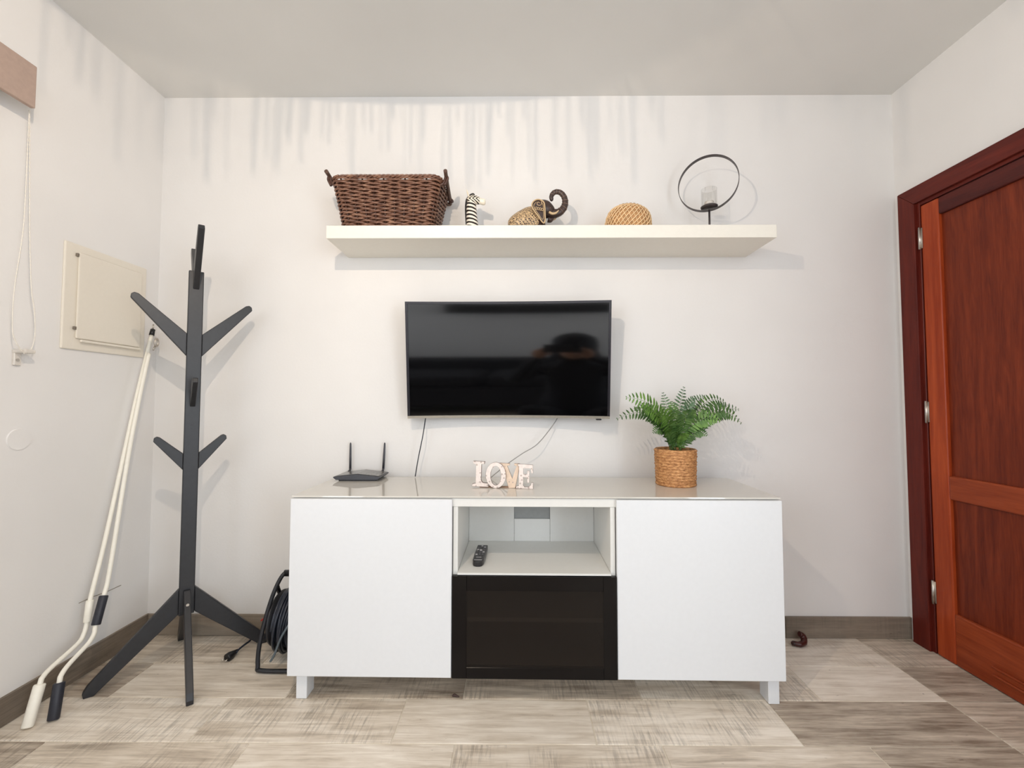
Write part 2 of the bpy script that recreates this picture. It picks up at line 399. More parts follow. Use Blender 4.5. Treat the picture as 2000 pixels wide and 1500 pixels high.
for x, y in ((.02, .032), (1.752, .032), (.02, .33), (1.752, .33)): B_((x, y, 0), (x + .04, y + .06, .1015), 'leg', M_WHITE, con, .002)
for x in (.012, 1.788): MB().tube([(x, .2, .739), (x, .2, .742)], .004, 8).build('bumper', M_RUBBER, con)

# ------------------------------------------------------------------ wall shelf
tag(MB().box((-.812, -.255, 1.797), (1.114, -.001, 1.853), .0015).build('wall_shelf', M_SHELF), 'long white floating shelf on back wall above the television', 'shelf')

# ------------------------------------------------------------------ television (curved, tilted down)
tv = thing('television', 'black curved flat screen television with silver lower edge mounted on wall', 'television', (-.0335, -.096, 1.288), rot=(.125, 0, -.027))
RC = 3.6; HW, HH = .4625, .266
def cslab(m, x0, x1, z0, z1, yf, yb, n=28, smooth=True):
    vs = []; fs = []
    for i in range(n + 1):
        x = x0 + (x1 - x0) * i / n; c = -x * x / (2 * RC)
        vs += [(x, c + yf, z0), (x, c + yf, z1), (x, c + yb, z1), (x, c + yb, z0)]
    for i in range(n):
        for k in range(4): a = i * 4 + k; b = i * 4 + (k + 1) % 4; fs.append((a, a + 4, b + 4, b))
    fs += [(0, 1, 2, 3), tuple(n * 4 + k for k in (3, 2, 1, 0))]
    m.add(vs, fs, False); return m
cslab(MB(), -HW, HW, -HH, HH, .004, .03).build('casing', M_BLACK, tv)
M_SCREEN = plain('screen_glass', (5, 5, 6), .05, spec=.85, grain=0)
M_SCREEN.node_tree.nodes['Principled BSDF'].inputs['IOR'].default_value = 1.58
m = cslab(MB(), -HW + .011, HW - .011, -HH + .012, HH - .011, .0016, .0042, 60); o_ = len(m.v)   # plus a smooth front skin so that the mirror image is even
for i in range(61):
    x = -HW + .011 + (2 * HW - .022) * i / 60
    for k in range(5): m.v.append((x, -x * x / (2 * RC) + .0014, -HH + .012 + (2 * HH - .023) * k / 4))
for i in range(60):
    for k in range(4): a_ = o_ + i * 5 + k; m.f.append((a_, a_ + 5, a_ + 6, a_ + 1)); m.sm.append(True)
m.build('screen', M_SCREEN, tv)
M_BEZEL = plain('dark_bezel', (40, 38, 44), .22)
m = MB(); cslab(m, -HW, HW, HH - .0105, HH, -.003, .0045)
for sx in (-1, 1): cslab(m, min(sx * HW, sx * (HW - .0105)), max(sx * HW, sx * (HW - .0105)), -HH + .012, HH - .0105, -.003, .0045, 2)
m.build('bezel', M_BEZEL, tv)
cslab(MB(), -HW, HW, -HH, -HH + .0115, -.0035, .0045).build('bottom_bezel', plain('silver_bezel', (205, 200, 188), .25, metal=.85), tv, label='silver lower bezel')
MB().box((.40, -.036, -HH - .006), (.425, -.020, -HH - .0002), .002).build('sensor_bump', M_BLACK, tv)
MB().box((-.16, .0305, -.12), (.16, .060, .12), .01).build('back_cover', M_BLACK, tv)
MB().box((-.05, .0605, -.04), (.05, .088, .05), .004).build('wall_bracket', M_BLACK, tv)

def cable(nm, pts, r, mat, label):
    q = spline(pts, 8); return tag(MB().tube(q, r, 8).build(nm, mat), label, 'cable')
a0 = at_y(831, 818, -.03); a1 = at_y(826, 850, -.07); a2 = at_y(817, 895, -.066); a3 = at_y(811, 929, -.058)
a3.z = .7515; cable('black_cable', [at_y(834, 806, -.018), a0, a1, a2, a3], .0024, M_CABLE, 'thin black cable hanging from left end of television to console top')
b = [at_y(1092, 808, -.018), at_y(1083, 826, -.03), at_y(1051, 866, -.066), at_y(1020, 886, -.075), at_y(990, 907, -.085), at_y(958, 928, -.09)]
b[-1].z = .7512
cable('grey_cable', b, .0022, plain('grey_cable_skin', (150, 148, 145), .4), 'thin grey cable slanting from right of television down behind the love sign')

# ------------------------------------------------------------------ coat rack
rack = thing('coat_rack', 'charcoal wooden standing coat rack with branching pegs in left corner', 'coat rack', (-1.37, -.249, 0), -.868)
XZ = Matrix(((1, 0, 0, 0), (0, 1, 0, 0), (0, 0, 1, 0), (0, 0, 0, 1)))          # polygons in local x,z
YZ = Matrix(((0, 1, 0, 0), (1, 0, 0, 0), (0, 0, 1, 0), (0, 0, 0, 1)))          # polygons in local y,z
MB().box((-.012, -.0265, .215), (.012, .0265, 1.655), .003, 2).build('post', M_BLACKRACK, rack)
def plank(nm, poly, M, th=.011, mirror=False):
    p = [(-x, z) for x, z in poly][::-1] if mirror else poly
    MB().prism(p, -th, th, M, .0025).build(nm, M_BLACKRACK, rack)
pegA = [(.0265, 1.385), (.185, 1.530), (.198, 1.534), (.208, 1.527), (.210, 1.512), (.0265, 1.290)]
pegC = [(.0265, .880), (.104, .951), (.114, .955), (.123, .949), (.125, .935), (.0265, .812)]
legS = [(.0265, .325), (.292, .040), (.304, .018), (.300, 0), (.272, 0), (.0265, .222)]
for mi in (False, True):
    plank('peg', pegA, YZ, .011, mi); plank('peg', pegC, YZ, .011, mi)
    plank('leg', legS, YZ, .011, mi)
    sx = -1 if mi else 1
    plank('peg', [(.0122, 1.575), (.0122, 1.685), (.165, 1.800), (.185, 1.802), (.20, 1.785)], XZ, .011, mi)
    plank('peg', [(.0122, 1.075), (.0122, 1.16), (.10, 1.195), (.118, 1.193), (.124, 1.175)], XZ, .0095, mi)
    k = .305 if not mi else .288
    plank('leg', [(.0122, .318), (.026, .318), (k - .012, .04), (k, .018), (k - .003, 0), (k - .03, 0), (.0122, .225)], XZ, .0112, mi)
for z, x in ((1.632, .034), (1.10, .0195), (.275, .0125 + .055)):
    c = MB(); c.tube([(x, 0, z), (x + .004, 0, z)], .0055, 10); c.build('bolt', M_STEEL, rack)
for z in (.985, 1.0): MB().tube([(.012, -.002, z), (.0135, -.002, z)], .004, 8).build('bolt', M_RUBBER, rack)

# ------------------------------------------------------------------ cable reel beside the console
reel = thing('cable_reel', 'black extension cable reel on tubular stand at left side of console', 'cable reel', (-.935, -.165, 0))
q = []
for pts in ([(.085, -.128, .012), (-.085, -.128, .012), (-.108, -.122, .03), (-.106, -.11, .13), (-.085, -.075, .27), (-.06, -.045, .352), (-.035, -.03, .362), (.06, -.03, .362)],
            [(-.108, .118, .03), (-.1, .125, .012), (.085, .125, .012)], [(-.108, .118, .03), (-.104, .04, .22), (-.075, -.05, .315)]):
    MB().tube(spline(pts, 6), .0085, 10).build('frame', M_RUBBER, reel)
MB().tube([(-.055, -.03, .362), (.07, -.03, .362)], .0135, 12).build('grip', M_BLACK, reel)
MB().box((.03, -.14, 0), (.088, -.112, .03), .006, 2).build('foot_cap', M_BLACK, reel)
MB().lathe([(.01, -.088), (.11, -.088), (.112, -.084), (.112, -.078), (.075, -.075), (.075, .075), (.11, .08), (.01, .085)], 32, Matrix(((0, 0, 1, 0), (1, 0, 0, 0), (0, 1, 0, .163), (0, 0, 0, 1)))).build('drum', M_RUBBER, reel)
rnd = random.Random(3)
for lay, (rad, n) in enumerate(((.104, 11), (.116, 10), (.126, 8))):
    pts = []; N = n * 36
    for i in range(N + 1):
        w = 2 * PI * i / 36; ph = i / N
        x = -.066 + .135 * ph + .006 * math.sin(w * .5 + lay); r_ = rad + .004 * math.sin(w * .37 + lay * 2) + .003 * math.sin(w * .11)
        sl = .018 * math.sin(w + .6) * (1 if lay == 2 else .3)
        pts.append((x + sl, -r_ * math.cos(w), .163 + r_ * math.sin(w)))
    MB().tube(pts, .0058, 7).build('coil', M_CABLE, reel)
pts = spline([(.05, -.115, .245), (.0, -.142, .16), (-.03, -.142, .085), (-.048, -.138, .055)], 8)
MB().tube(pts, .0045, 7).build('loose_strand', plain('worn_cable', (92, 104, 112), .3), reel)
W = lambda u, v, z: at_z(u, v, z) - Vector((-.935, -.165, 0))
p0 = W(452, 1279, .015)
MB().tube(spline([p0 + Vector((.015, .01, .004)), W(468, 1267, .02), W(485, 1254, .022), W(502, 1244, .02), (-.09, .06, .03), (-.06, .05, .075)], 6), .0042, 8).build('plug_lead', M_CABLE, reel)
d = (W(468, 1267, .02) - p0).normalized()
m = MB(); m.tube([p0 - d * .022, p0 - d * .02, p0 - d * .004, p0 + d * .01, p0 + d * .032], [.016, .0175, .017, .012, .005], 14)
pl = m.build('plug', M_BLACK, reel)
m = MB()
sd = d.cross(Vector((0, 0, 1))).normalized()
for s_ in (-1, 1): m.tube([p0 - d * .020 + sd * (.0095 * s_), p0 - d * .037 + sd * (.0095 * s_)], .0024, 8)
m.build('plug_pin', M_STEEL, pl)
M_RED = plain('red_plastic', (190, 52, 46), .4)
MB().tube([(-.128, -.07, .182), (-.112, -.075, .193), (-.101, -.08, .20)], [.0035, .0045, .005], 8).build('red_tab', M_RED, reel, label='small red tab')

# ------------------------------------------------------------------ crank poles leaning in the corner
def pole(path, grips, gmat, label, capped):
    W_ = [at_x(u, v, x) for u, v, x in path]
    base = W_[0].copy(); base.z = 0
    t_ = thing('crank_pole', label, 'pole', base, 0, 'white crank poles in the left corner')
    L_ = [p - base for p in W_]
    MB().tube(spline(L_, 6), .0078, 10).build('rod', M_POLE, t_)
    for i, j, r_ in grips:
        a, b_ = L_[i], L_[j]; a = a.copy(); a.z = max(a.z, .002)
        MB().tube([a, a + (b_ - a) * .03, a + (b_ - a) * .97, b_], [r_ * .9, r_, r_, r_ * .88], 14).build('grip', gmat, t_)
    if capped:
        a, b_ = L_[-1], L_[-1] + (L_[-1] - L_[-2]).normalized() * .03
        MB().tube([a, b_], [.0105, .0095], 12).build('end_cap', M_BLACK, t_)
        MB().tube([b_, b_ + Vector((.0, .002, .025))], .003, 8).build('hook_pin', M_STEEL, t_)
        c = at_x(305, 669, -1.684) - base
        MB().tube([c + Vector((.002, .009 * math.cos(w), .019 * math.sin(w))) for w in [2 * PI * k / 14 for k in range(14)]], .004, 8, closed=True).build('hook_eye', M_STEEL, t_)
        MB().tube([c + Vector((0, -.004, -.016)), c + Vector((-.001, -.014, -.038))], .004, 8).build('hook_shank', M_STEEL, t_)
    return t_
pole([(53, 1421, -1.639), (78, 1336, -1.645), (84, 1322, -1.648), (100, 1304, -1.655), (150, 1259, -1.662), (163, 1240, -1.664), (170, 1215, -1.667), (176, 1172, -1.67), (204, 1060, -1.685), (240, 897, -1.695), (268, 770, -1.70), (296, 655, -1.705)],
     [(0, 1, .0165), (6, 7, .0125)], M_POLE, 'white crank pole with white sleeves, foot nearest the left wall', True)
pole([(104, 1406, -1.589), (116, 1333, -1.603), (120, 1318, -1.606), (135, 1297, -1.612), (172, 1257, -1.622), (184, 1237, -1.626), (187, 1221, -1.629), (203, 1163, -1.637), (215, 1110, -1.645), (249, 900, -1.665), (272, 778, -1.675), (291, 690, -1.683)],
     [(0, 1, .0165), (6, 7, .0150)], plain('navy_black_grip', (38, 40, 50), .5), 'white crank pole with two black rubber grips, right of the other', False)

# ------------------------------------------------------------------ left wall fittings
hat = thing('wall_hatch', 'square cream hinged cover panel of a fuse box on left wall', 'panel cover', (XL, -.266, 1.51))
XW = XL
m = MB(); m.box((0, -.185, -.209), (.010, .185, .209), .004, 2); m.build('frame', M_CREAM, hat)
m = MB(); m.box((.0105, -.137, -.165), (.017, .155, .178), .004, 2); m.build('door', M_CREAM, hat)
m = MB(); m.box((.0172, -.125, -.178), (.026, .15, -.168), .003, 2); m.build('pull_lip', M_CREAM, hat)
for z in (.165, -.125): MB().box((.0102, -.147, z - .006), (.0185, -.1375, z + .006), .001).build('hinge', plain('dark_hinge', (120, 110, 98), .5), hat)
pl = thing('round_wall_plate', 'round white blank cover plate low on left wall', 'wall plate', (XL, -.571, .965))
MB().lathe([(.001, .0042), (.0368, .0042), (.038, 0)][::-1], 40, Matrix(((0, 0, 1, 0), (1, 0, 0, 0), (0, 1, 0, 0), (0, 0, 0, 1))), False).build('plate', M_WALL, pl)
bl = thing('roller_blind', 'taupe boxed roller blind with white cloth on left wall at frame edge', 'roller blind', (XL, -1.3, 2.1))
M_TAUPE = plain('taupe_pelmet', (172, 150, 138), .6, grain=.05)
MB().box((.078, -.95, 0), (.094, .652, .147), .003, 2).build('pelmet', M_TAUPE, bl)
MB().box((.004, .622, .05), (.0775, .640, .095), .002).build('bracket', plain('grey_bracket', (178, 176, 174), .4), bl)
MB().tube([(.04, -.93, .07), (.04, .60, .07)], .024, 16).build('roller', M_WHITE, bl)
MB().box((.0145, -.93, -1.2), (.0160, .600, .07)).build('cloth', plain('blind_cloth', (240, 234, 222), .8), bl)
MB().box((.010, -.93, -1.225), (.021, .600, -1.2005), .003).build('bottom_bar', M_WHITE, bl)
def chain(path):
    P = [at_x(u, v, -1.694) - Vector((XL, -1.3, 2.1)) for u, v in path]; q = spline(P, 30)
    out = [q[0]]; acc = 0
    for a, b_ in zip(q, q[1:]):
        acc += (b_ - a).length
        if acc >= .0028: out.append(b_); acc = 0
    return MB().tube(out, [.0022 if i % 2 else .0010 for i in range(len(out))], 6)
M_BEAD = plain('bead_chain', (232, 226, 216), .45)
chain([(57, 215), (52, 330), (45, 450), (28, 565), (24, 640), (31, 668), (44, 688)]).build('bead_chain', M_BEAD, bl)
chain([(58, 216), (58, 330), (58, 450), (61, 560), (67, 605), (68, 655), (60, 684), (46, 690)]).build('bead_chain', M_BEAD, bl)
c = at_x(48, 686, -1.715) - Vector((XL, -1.3, 2.1))
m = MB(); m.box((.0, c.y - .02, c.z - .008), (.05, c.y + .014, c.z + .006), .004, 2); m.box((0, c.y - .018, c.z - .05), (.010, c.y + .004, c.z - .004), .002)
m.build('chain_holder', plain('clear_plastic', (214, 208, 200), .25), bl)
MB().tube([(.010, c.y - .008, c.z - .032), (.013, c.y - .008, c.z - .032)], .005, 10).build('screw', M_STEEL, bl)

# ------------------------------------------------------------------ shelf: wicker basket
ZS = 1.853
bk = thing('wicker_basket', 'large brown wicker basket with end handles at left end of shelf', 'basket', (-.562, -.134, ZS))
def rr_path(hx, hy, r, n):
    """rounded rectangle: n points with outward normals, evenly spaced"""
    segs = [2 * (hx - r), PI * r / 2, 2 * (hy - r), PI * r / 2] * 2; tot = sum(segs[:4]) * 2; out = []
    for i in range(n):
        s_ = tot * i / n; k = 0
        while s_ > segs[k]: s_ -= segs[k]; k += 1
        cx, cy = [(hx - r, -hy + r), (hx - r, hy - r), (-hx + r, hy - r), (-hx + r, -hy + r)][k // 2]
        if k % 2 == 0:
            d_ = [(1, 0), (0, 1), (-1, 0), (0, -1)][k // 2]; nn = [(0, -1), (1, 0), (0, 1), (-1, 0)][k // 2]
            st = [(-hx + r, -hy), (hx, -hy + r), (hx - r, hy), (-hx, hy - r)][k // 2]
            p = (st[0] + d_[0] * s_, st[1] + d_[1] * s_)
        else:
            w = -PI / 2 + (k // 2) * PI / 2 + s_ / r; nn = (math.cos(w), math.sin(w)); p = (cx + nn[0] * r, cy + nn[1] * r)
        out.append((Vector((p[0], p[1], 0)), Vector((nn[0], nn[1], 0))))
    return out
def bdim(f): return .198 + .040 * f ** 1.2, .092 + .016 * f, .040
t = NT('wicker'); v = t.coord(); g = t.noise(t.coord((1, 1, 1)), 28, 4, .6); fine = t.noise(t.coord((40, 40, 220)), 2, 2)
t.bump(fine, .3, .001)
M_WICK = t.set(t.ramp(t.math('ADD', t.math('MULTIPLY', g, .6), t.math('MULTIPLY', fine, .4)), (.3, S(56, 34, 27)), (.5, S(116, 80, 63)), (.72, S(178, 138, 112))), .3)
M_WICKDK = plain('wicker_dark', (74, 48, 38), .4, grain=.3)
NS = 28; m = MB(); NR = 25; PPS = 6; rnd = random.Random(9)
for i in range(NR):
    f = (i + .5) / NR; hx, hy, r = bdim(f); path = rr_path(hx, hy, r, NS * PPS); pts = []; jit = rnd.uniform(-.0006, .0006)
    for k, (p, nn) in enumerate(path):
        w = PI * (k / PPS) + i * PI
        pts.append(p + nn * (.0060 * math.cos(w)) + Vector((0, 0, .010 + f * .208 + jit + .0008 * math.sin(k * .9 + i * 2.1))))
    m.tube(pts, (.0050 if i % 3 else .0044), 6, closed=True)
m.build('weave', M_WICK, bk, kind='stuff')
m = MB(); hx0, hy0, r0 = bdim(0); hx1, hy1, r1 = bdim(1)
for (p, nn), (p2, nn2) in zip(rr_path(hx0, hy0, r0, NS), rr_path(hx1, hy1, r1, NS)):
    m.tube([p + Vector((0, 0, .004)), p.lerp(p2, .45) + Vector((0, 0, .10)), p2 + Vector((0, 0, .224))], .0036, 6)
m.build('stake', M_WICKDK, bk, kind='stuff')
m = MB()
for zz, f, am in ((.007, 0, .004), (.222, 1, .0045)):
    hx, hy, r = bdim(f); path = rr_path(hx, hy, r, 160)
    for s_ in range(3):
        m.tube([p + nn * (am * math.cos(k * 2 * PI * 22 / 160 + s_ * 2.094)) + Vector((0, 0, zz + am * math.sin(k * 2 * PI * 22 / 160 + s_ * 2.094))) for k, (p, nn) in enumerate(path)], .0042, 6, closed=True)
m.build('rim', M_WICK, bk)
m = MB(); ra = rr_path(hx0 - .007, hy0 - .007, r0 - .006, 60); rb = rr_path(hx1 - .007, hy1 - .007, r1 - .006, 60)
for i in range(60):
    j = (i + 1) % 60; m.add([ra[i][0], ra[j][0], rb[j][0] + Vector((0, 0, .212)), rb[i][0] + Vector((0, 0, .212))], [(0, 1, 2, 3)], True)
m.build('inner_wall', M_WICKDK, bk)
hx, hy, r = bdim(0); MB().box((-hx + .01, -hy + .01, .0), (hx - .01, hy - .01, .008), .003).build('base', M_WICKDK, bk)
for sx in (-1, 1):
    p = [(sx * .228, .085, .192), (sx * .250, .098, .194), (sx * .253, .03, .213), (sx * .256, -.05, .230), (sx * .259, -.112, .244)]
    MB().tube(spline(p, 5), .0085, 10).build('handle', plain('wicker_handle', (88, 66, 56), .45, grain=.3), bk)
    for y in (-.078, .076): MB().tube(spline([(sx * .228, y, .196), (sx * .246, y, .206), (sx * .256, y, .19 + (.046 if y < 0 else .016)), (sx * .264, y, .205 + (.020 if y < 0 else -.01)), (sx * .250, y, .196)], 4), (.006), 8).build('handle_binding', M_WICKDK, bk)

# ------------------------------------------------------------------ shelf: zebra bust
zb = thing('zebra_figurine', 'small black and white striped zebra head figurine on shelf', 'figurine', (-.196, -.14, ZS))
def loft(m, secs, n=20, flat=(0, 1, 0)):
    """secs: (point, a (along flat), b)"""
    P = spline([tuple(p) + (a, b) for p, a, b in secs], 6)
    return m.tube([Vector(p[:3]) for p in P], [(p[3], p[4]) for p in P], n, flat=flat)
t = NT('zebra_neck_paint'); v = t.coord(); x, y, z = t.sep(v)
wob = t.math('MULTIPLY', t.math('SUBTRACT', t.noise(v, 30, 1), .5), .006)
s1 = t.math('ADD', t.math('ADD', z, t.math('MULTIPLY', x, .25)), wob)
st = t.math('GREATER_THAN', t.math('FRACT', t.math('MULTIPLY', s1, 56)), .53)
M_ZN = t.set(t.mix(st, S(242, 234, 220), S(34, 28, 26)), .25)
t = NT('zebra_head_paint'); v = t.coord(); x, y, z = t.sep(v)
ex = t.math('SUBTRACT', x, .030); ez = t.math('SUBTRACT', z, .163)     # nested chevrons opening towards the nose
ch = t.math('SUBTRACT', t.math('MULTIPLY', t.math('ABSOLUTE', ez), 1.0), t.math('MULTIPLY', ex, .75))
st = t.math('GREATER_THAN', t.math('FRACT', t.math('MULTIPLY', ch, 88)), .52)
st = t.math('MULTIPLY', st, t.ramp(x, (.0, 1.0), (1.0, 0.0)) if False else t.math('LESS_THAN', x, .034))
M_ZH = t.set(t.mix(st, S(242, 232, 214), S(34, 28, 26)), .25)
m = MB(); loft(m, [((.004, 0, 0), .030, .030), ((.002, 0, .03), .029, .0285), ((-.001, 0, .07), .026, .0255), ((-.003, 0, .105), .023, .0235), ((-.004, 0, .135), .021, .022), ((-.003, 0, .158), .018, .018)])
m.build('neck', M_ZN, zb)
m = MB(); loft(m, [((-.020, 0, .152), .010, .012), ((-.011, 0, .158), .020, .022), ((.008, 0, .163), .0215, .0225), ((.025, 0, .161), .018, .0175), ((.040, 0, .157), .0145, .0135), ((.050, 0, .155), .0145, .0145), ((.058, 0, .154), .011, .012), ((.061, 0, .154), .004, .005)])
m.build('head', M_ZH, zb)
M_ZW = plain('figurine_cream', (236, 224, 204), .3); M_ZD = plain('figurine_dark', (36, 30, 28), .3)
for yy, mt in ((-.013, M_ZW), (.013, M_ZW)):
    m = MB(); loft(m, [((-.014, yy, .172), .006, .004), ((-.018, yy * 1.1, .182), .0065, .004), ((-.022, yy * 1.15, .196), .004, .003), ((-.025, yy * 1.2, .205), .001, .001)], 10)
    m.build('ear', mt, zb)
m = MB(); loft(m, [((.010, 0, .182), .004, .003), ((.003, 0, .190), .004, .006), ((-.012, 0, .182), .004, .006), ((-.024, 0, .165), .004, .006), ((-.028, 0, .13), .004, .006), ((-.028, 0, .09), .004, .005), ((-.027, 0, .05), .003, .003)], 10)
m.build('mane', M_ZD, zb)
for yy in (-.0195, .0195): MB().ball((.012, yy, .170), (.0045, .003, .0035), 10, 6).build('eye', M_ZD, zb)

# ------------------------------------------------------------------ shelf: elephant
el = thing('elephant_figurine', 'dark brown carved elephant figurine with beige patterns and curled raised trunk', 'figurine', (.06, -.14, ZS))
t = NT('elephant_carved'); v = t.coord(); vo = t.n('ShaderNodeTexVoronoi'); vo.feature = 'DISTANCE_TO_EDGE'; t.l(t.coord((1, 1, 1)), vo.inputs['Vector']); vo.inputs['Scale'].default_value = 135
ln = t.math('LESS_THAN', vo.outputs['Distance'], .10)
wv = t.math('GREATER_THAN', t.wave(v, 38, 4, 2, 2, 'DIAGONAL'), .86)
x, y, z = t.sep(v)
rear = t.math('LESS_THAN', x, .045)
pat = t.math('MULTIPLY', t.math('MAXIMUM', ln, wv), rear)
t.bump(pat, .5, .001)
M_EB = t.set(t.mix(pat, S(62, 44, 38), S(206, 176, 134)), .42)
M_ED = plain('elephant_brown', (64, 48, 43), .4, grain=.2); M_EL = plain('elephant_beige', (206, 178, 138), .45)
m = MB(); loft(m, [((-.090, 0, .040), .004, .006), ((-.084, 0, .042), .028, .027), ((-.066, 0, .046), .044, .042), ((-.035, 0, .052), .053, .056), ((0, 0, .060), .054, .065), ((.032, 0, .074), .048, .062), ((.060, 0, .088), .036, .048), ((.075, 0, .09), .02, .025)], 24)
m.build('body', M_EB, el)
m = MB(); loft(m, [((.036, 0, .114), .022, .022), ((.052, 0, .117), .037, .041), ((.072, 0, .117), .040, .043), ((.092, 0, .109), .034, .034), ((.106, 0, .100), .024, .024)], 22)
m.build('head', M_ED, el)
trunk = [((.098, 0, .104), .024, .026), ((.120, 0, .100), .019, .0205), ((.142, 0, .107), .0165, .0175), ((.160, 0, .126), .0145, .0155), ((.167, 0, .150), .013, .014), ((.163, 0, .175), .012, .0128), ((.148, 0, .195), .011, .012), ((.128, 0, .201), .0105, .0112), ((.111, 0, .193), .0098, .0105), ((.104, 0, .177), .009, .0098), ((.106, 0, .164), .008, .0085), ((.109, 0, .159), .004, .0045)]
m = MB(); loft(m, trunk, 16); tk = m.build('trunk', M_ED, el)
m = MB(); P = spline([tuple(p) + (a, b) for p, a, b in trunk[2:10]], 3)
for i in range(1, len(P) - 1, 2):
    p = Vector(P[i][:3]); tg = (Vector(P[i + 1][:3]) - Vector(P[i - 1][:3])).normalized(); u = Vector((0, 1, 0)); w_ = tg.cross(u)
    m.tube([p + u * (math.cos(a) * (P[i][3] + .0004)) + w_ * (math.sin(a) * (P[i][4] + .0004)) for a in [2 * PI * k / 16 for k in range(16)]], .0012, 5, closed=True)
m.build('trunk_ring', plain('trunk_ring_tone', (128, 104, 88), .4), tk)
m = MB(); loft(m, [((.088, 0, .072), .016, .012), ((.100, 0, .070), .014, .011), ((.110, 0, .078), .009, .007), ((.114, 0, .086), .003, .003)], 12); m.build('jaw', M_ED, el)
for sy in (-1, 1):
    m = MB(); loft(m, [((.092, sy * .027, .094), .006, .006), ((.106, sy * .031, .086), .0055, .0055), ((.122, sy * .032, .089), .0045, .0045), ((.134, sy * .030, .101), .002, .002)], 10); m.build('tusk', M_EL, el)
    ear = [(.052, .138), (.036, .140), (.020, .130), (.013, .110), (.024, .086), (.040, .066), (.056, .044), (.067, .036), (.072, .050), (.071, .076), (.070, .104), (.066, .126)]
    E_ = [Vector((p[0], 0, p[1])) for p in spline([(a, b, 0) for a, b in ear], 4, closed=True)] if False else [Vector((p[0], sy * (.046 + .010 * math.sin((p[1] - .04) * 28)), p[1])) for p in spline([(a, b, 0) for a, b in ear], 4, closed=True)]
    n_ = len(E_); m = MB(); vs = [p + Vector((0, sy * .003, 0)) for p in E_] + [p - Vector((0, sy * .005, 0)) for p in E_]
    fs = [tuple(range(n_))[::sy * -1 or 1], tuple(range(n_, 2 * n_))[::sy]] + [(i, (i + 1) % n_, n_ + (i + 1) % n_, n_ + i) for i in range(n_)]
    m.add(vs, fs); eo = m.build('ear', M_ED, el)
    MB().tube([p + Vector((0, sy * .004, 0)) for p in E_], .0030, 6, closed=True).build('ear_rim', M_EL, eo)
    cen = Vector((.046, 0, .098)); m = MB()
    inn = [cen + (p - cen) * .74 for p in E_]; m.tube([Vector((p.x, E_[i].y + sy * .004, p.z)) for i, p in enumerate(inn)], .0014, 5, closed=True)
    def yy_(zv): return sy * (.046 + .010 * math.sin((zv - .04) * 28) + .004)
    m.tube([Vector((.044 + (.002 + .0013 * k) * math.cos(k * .7), yy_(.122), .122 + (.002 + .0013 * k) * math.sin(k * .7))) for k in range(12)], .0014, 5)
    for k in range(4):
        c = Vector((.032 + .009 * k, 0, .098 - .002 * k)); m.tube([Vector((c.x + .004 * math.cos(a), yy_(c.z), c.z + .006 * math.sin(a))) for a in [2 * PI * j / 10 for j in range(10)]], .0013, 5, closed=True)
    m.build('ear_pattern', M_EL, eo)
    MB().ball((.094, sy * .031, .112), (.0035, .002, .0028), 10, 6).build('eye', M_EL, el)
    for lx, lr in ((-.058, .026), (.045, .024)):
        m = MB(); m.lathe([(lr * .95, 0), (lr, .006), (lr * .85, .025), (lr * .8, .045)], 16, Matrix.Translation((lx, sy * .020, 0))); m.build('leg', M_ED, el)

# ------------------------------------------------------------------ shelf: small woven bowl
bw = thing('woven_bowl', 'small round woven straw basket on shelf right of the elephant', 'basket', (.507, -.14, ZS))
TLT = Matrix.Rotation(.10, 4, 'Y')
prof = [(.080, .002), (.094, .014), (.1005, .036), (.099, .062), (.092, .088), (.081, .104), (.066, .114)]
PF = spline([(r, z, 0) for r, z in prof], 5)
MB().lathe([(p[0] - .002, p[1]) for p in PF] + [(.060, .114), (.074, .102), (.088, .08), (.09, .05), (.07, .01)], 36, TLT).build('liner', plain('straw_tan', (186, 142, 96), .7, grain=.2), bw)
M_STRAW = plain('straw_light', (232, 198, 152), .6, grain=.15)
m = MB()
for s_, tw, r_ in ((1, 1.25, .0026), (-1, .9, .0017)):
    for k in range(32):
        pts = []
        for i, p in enumerate(PF):
            a = 2 * PI * k / 32 + s_ * tw * i / len(PF); rr_ = p[0] + (.0015 if (i + k) % 4 < 2 else .0002)
            pts.append(TLT @ Vector((rr_ * math.cos(a), rr_ * math.sin(a), p[1])))
        m.tube(pts, r_, 5)
m.build('weave', M_STRAW, bw, kind='stuff')
m = MB()
for s_ in range(2): m.tube([TLT @ Vector(((.061 + .003 * math.cos(k * .9 + s_ * PI)) * math.cos(2 * PI * k / 84), (.061 + .003 * math.cos(k * .9 + s_ * PI)) * math.sin(2 * PI * k / 84), .115 + .003 * math.sin(k * .9 + s_ * PI))) for k in range(84)], .0032, 5, closed=True)
m.build('rim', plain('straw_rim', (176, 138, 98), .6, grain=.2), bw)

# ------------------------------------------------------------------ shelf: ring candle holder
cn = thing('ring_candle_holder', 'black metal ring candle holder with glass cup at right end of shelf', 'candle holder', (.887, -.125, ZS))
M_IRON = plain('black_iron', (58, 50, 50), .4, grain=.15)
MB().lathe([(.001, .006), (.045, .006), (.048, .004), (.048, 0)][::-1], 32).build('base', M_IRON, cn)
MB().tube([(0, 0, .004), (0, 0, .124)], .0045, 10).build('stem', M_IRON, cn)
phi = .474; nrm = Vector((math.sin(phi), math.cos(phi), 0)); ux = Vector((math.cos(phi), -math.sin(phi), 0)); RR = .127; cz = 2.098 - ZS
vs = []; fs = []; N = 96
for i in range(N):
    a = 2 * PI * i / N; e = ux * math.cos(a) + Vector((0, 0, 1)) * math.sin(a)
    c = Vector((-.004, 0, cz))
    for rr_, hh in ((RR - .0012, -.010), (RR + .0012, -.010), (RR + .0012, .010), (RR - .0012, .010)): vs.append(c + e * rr_ + nrm * hh)
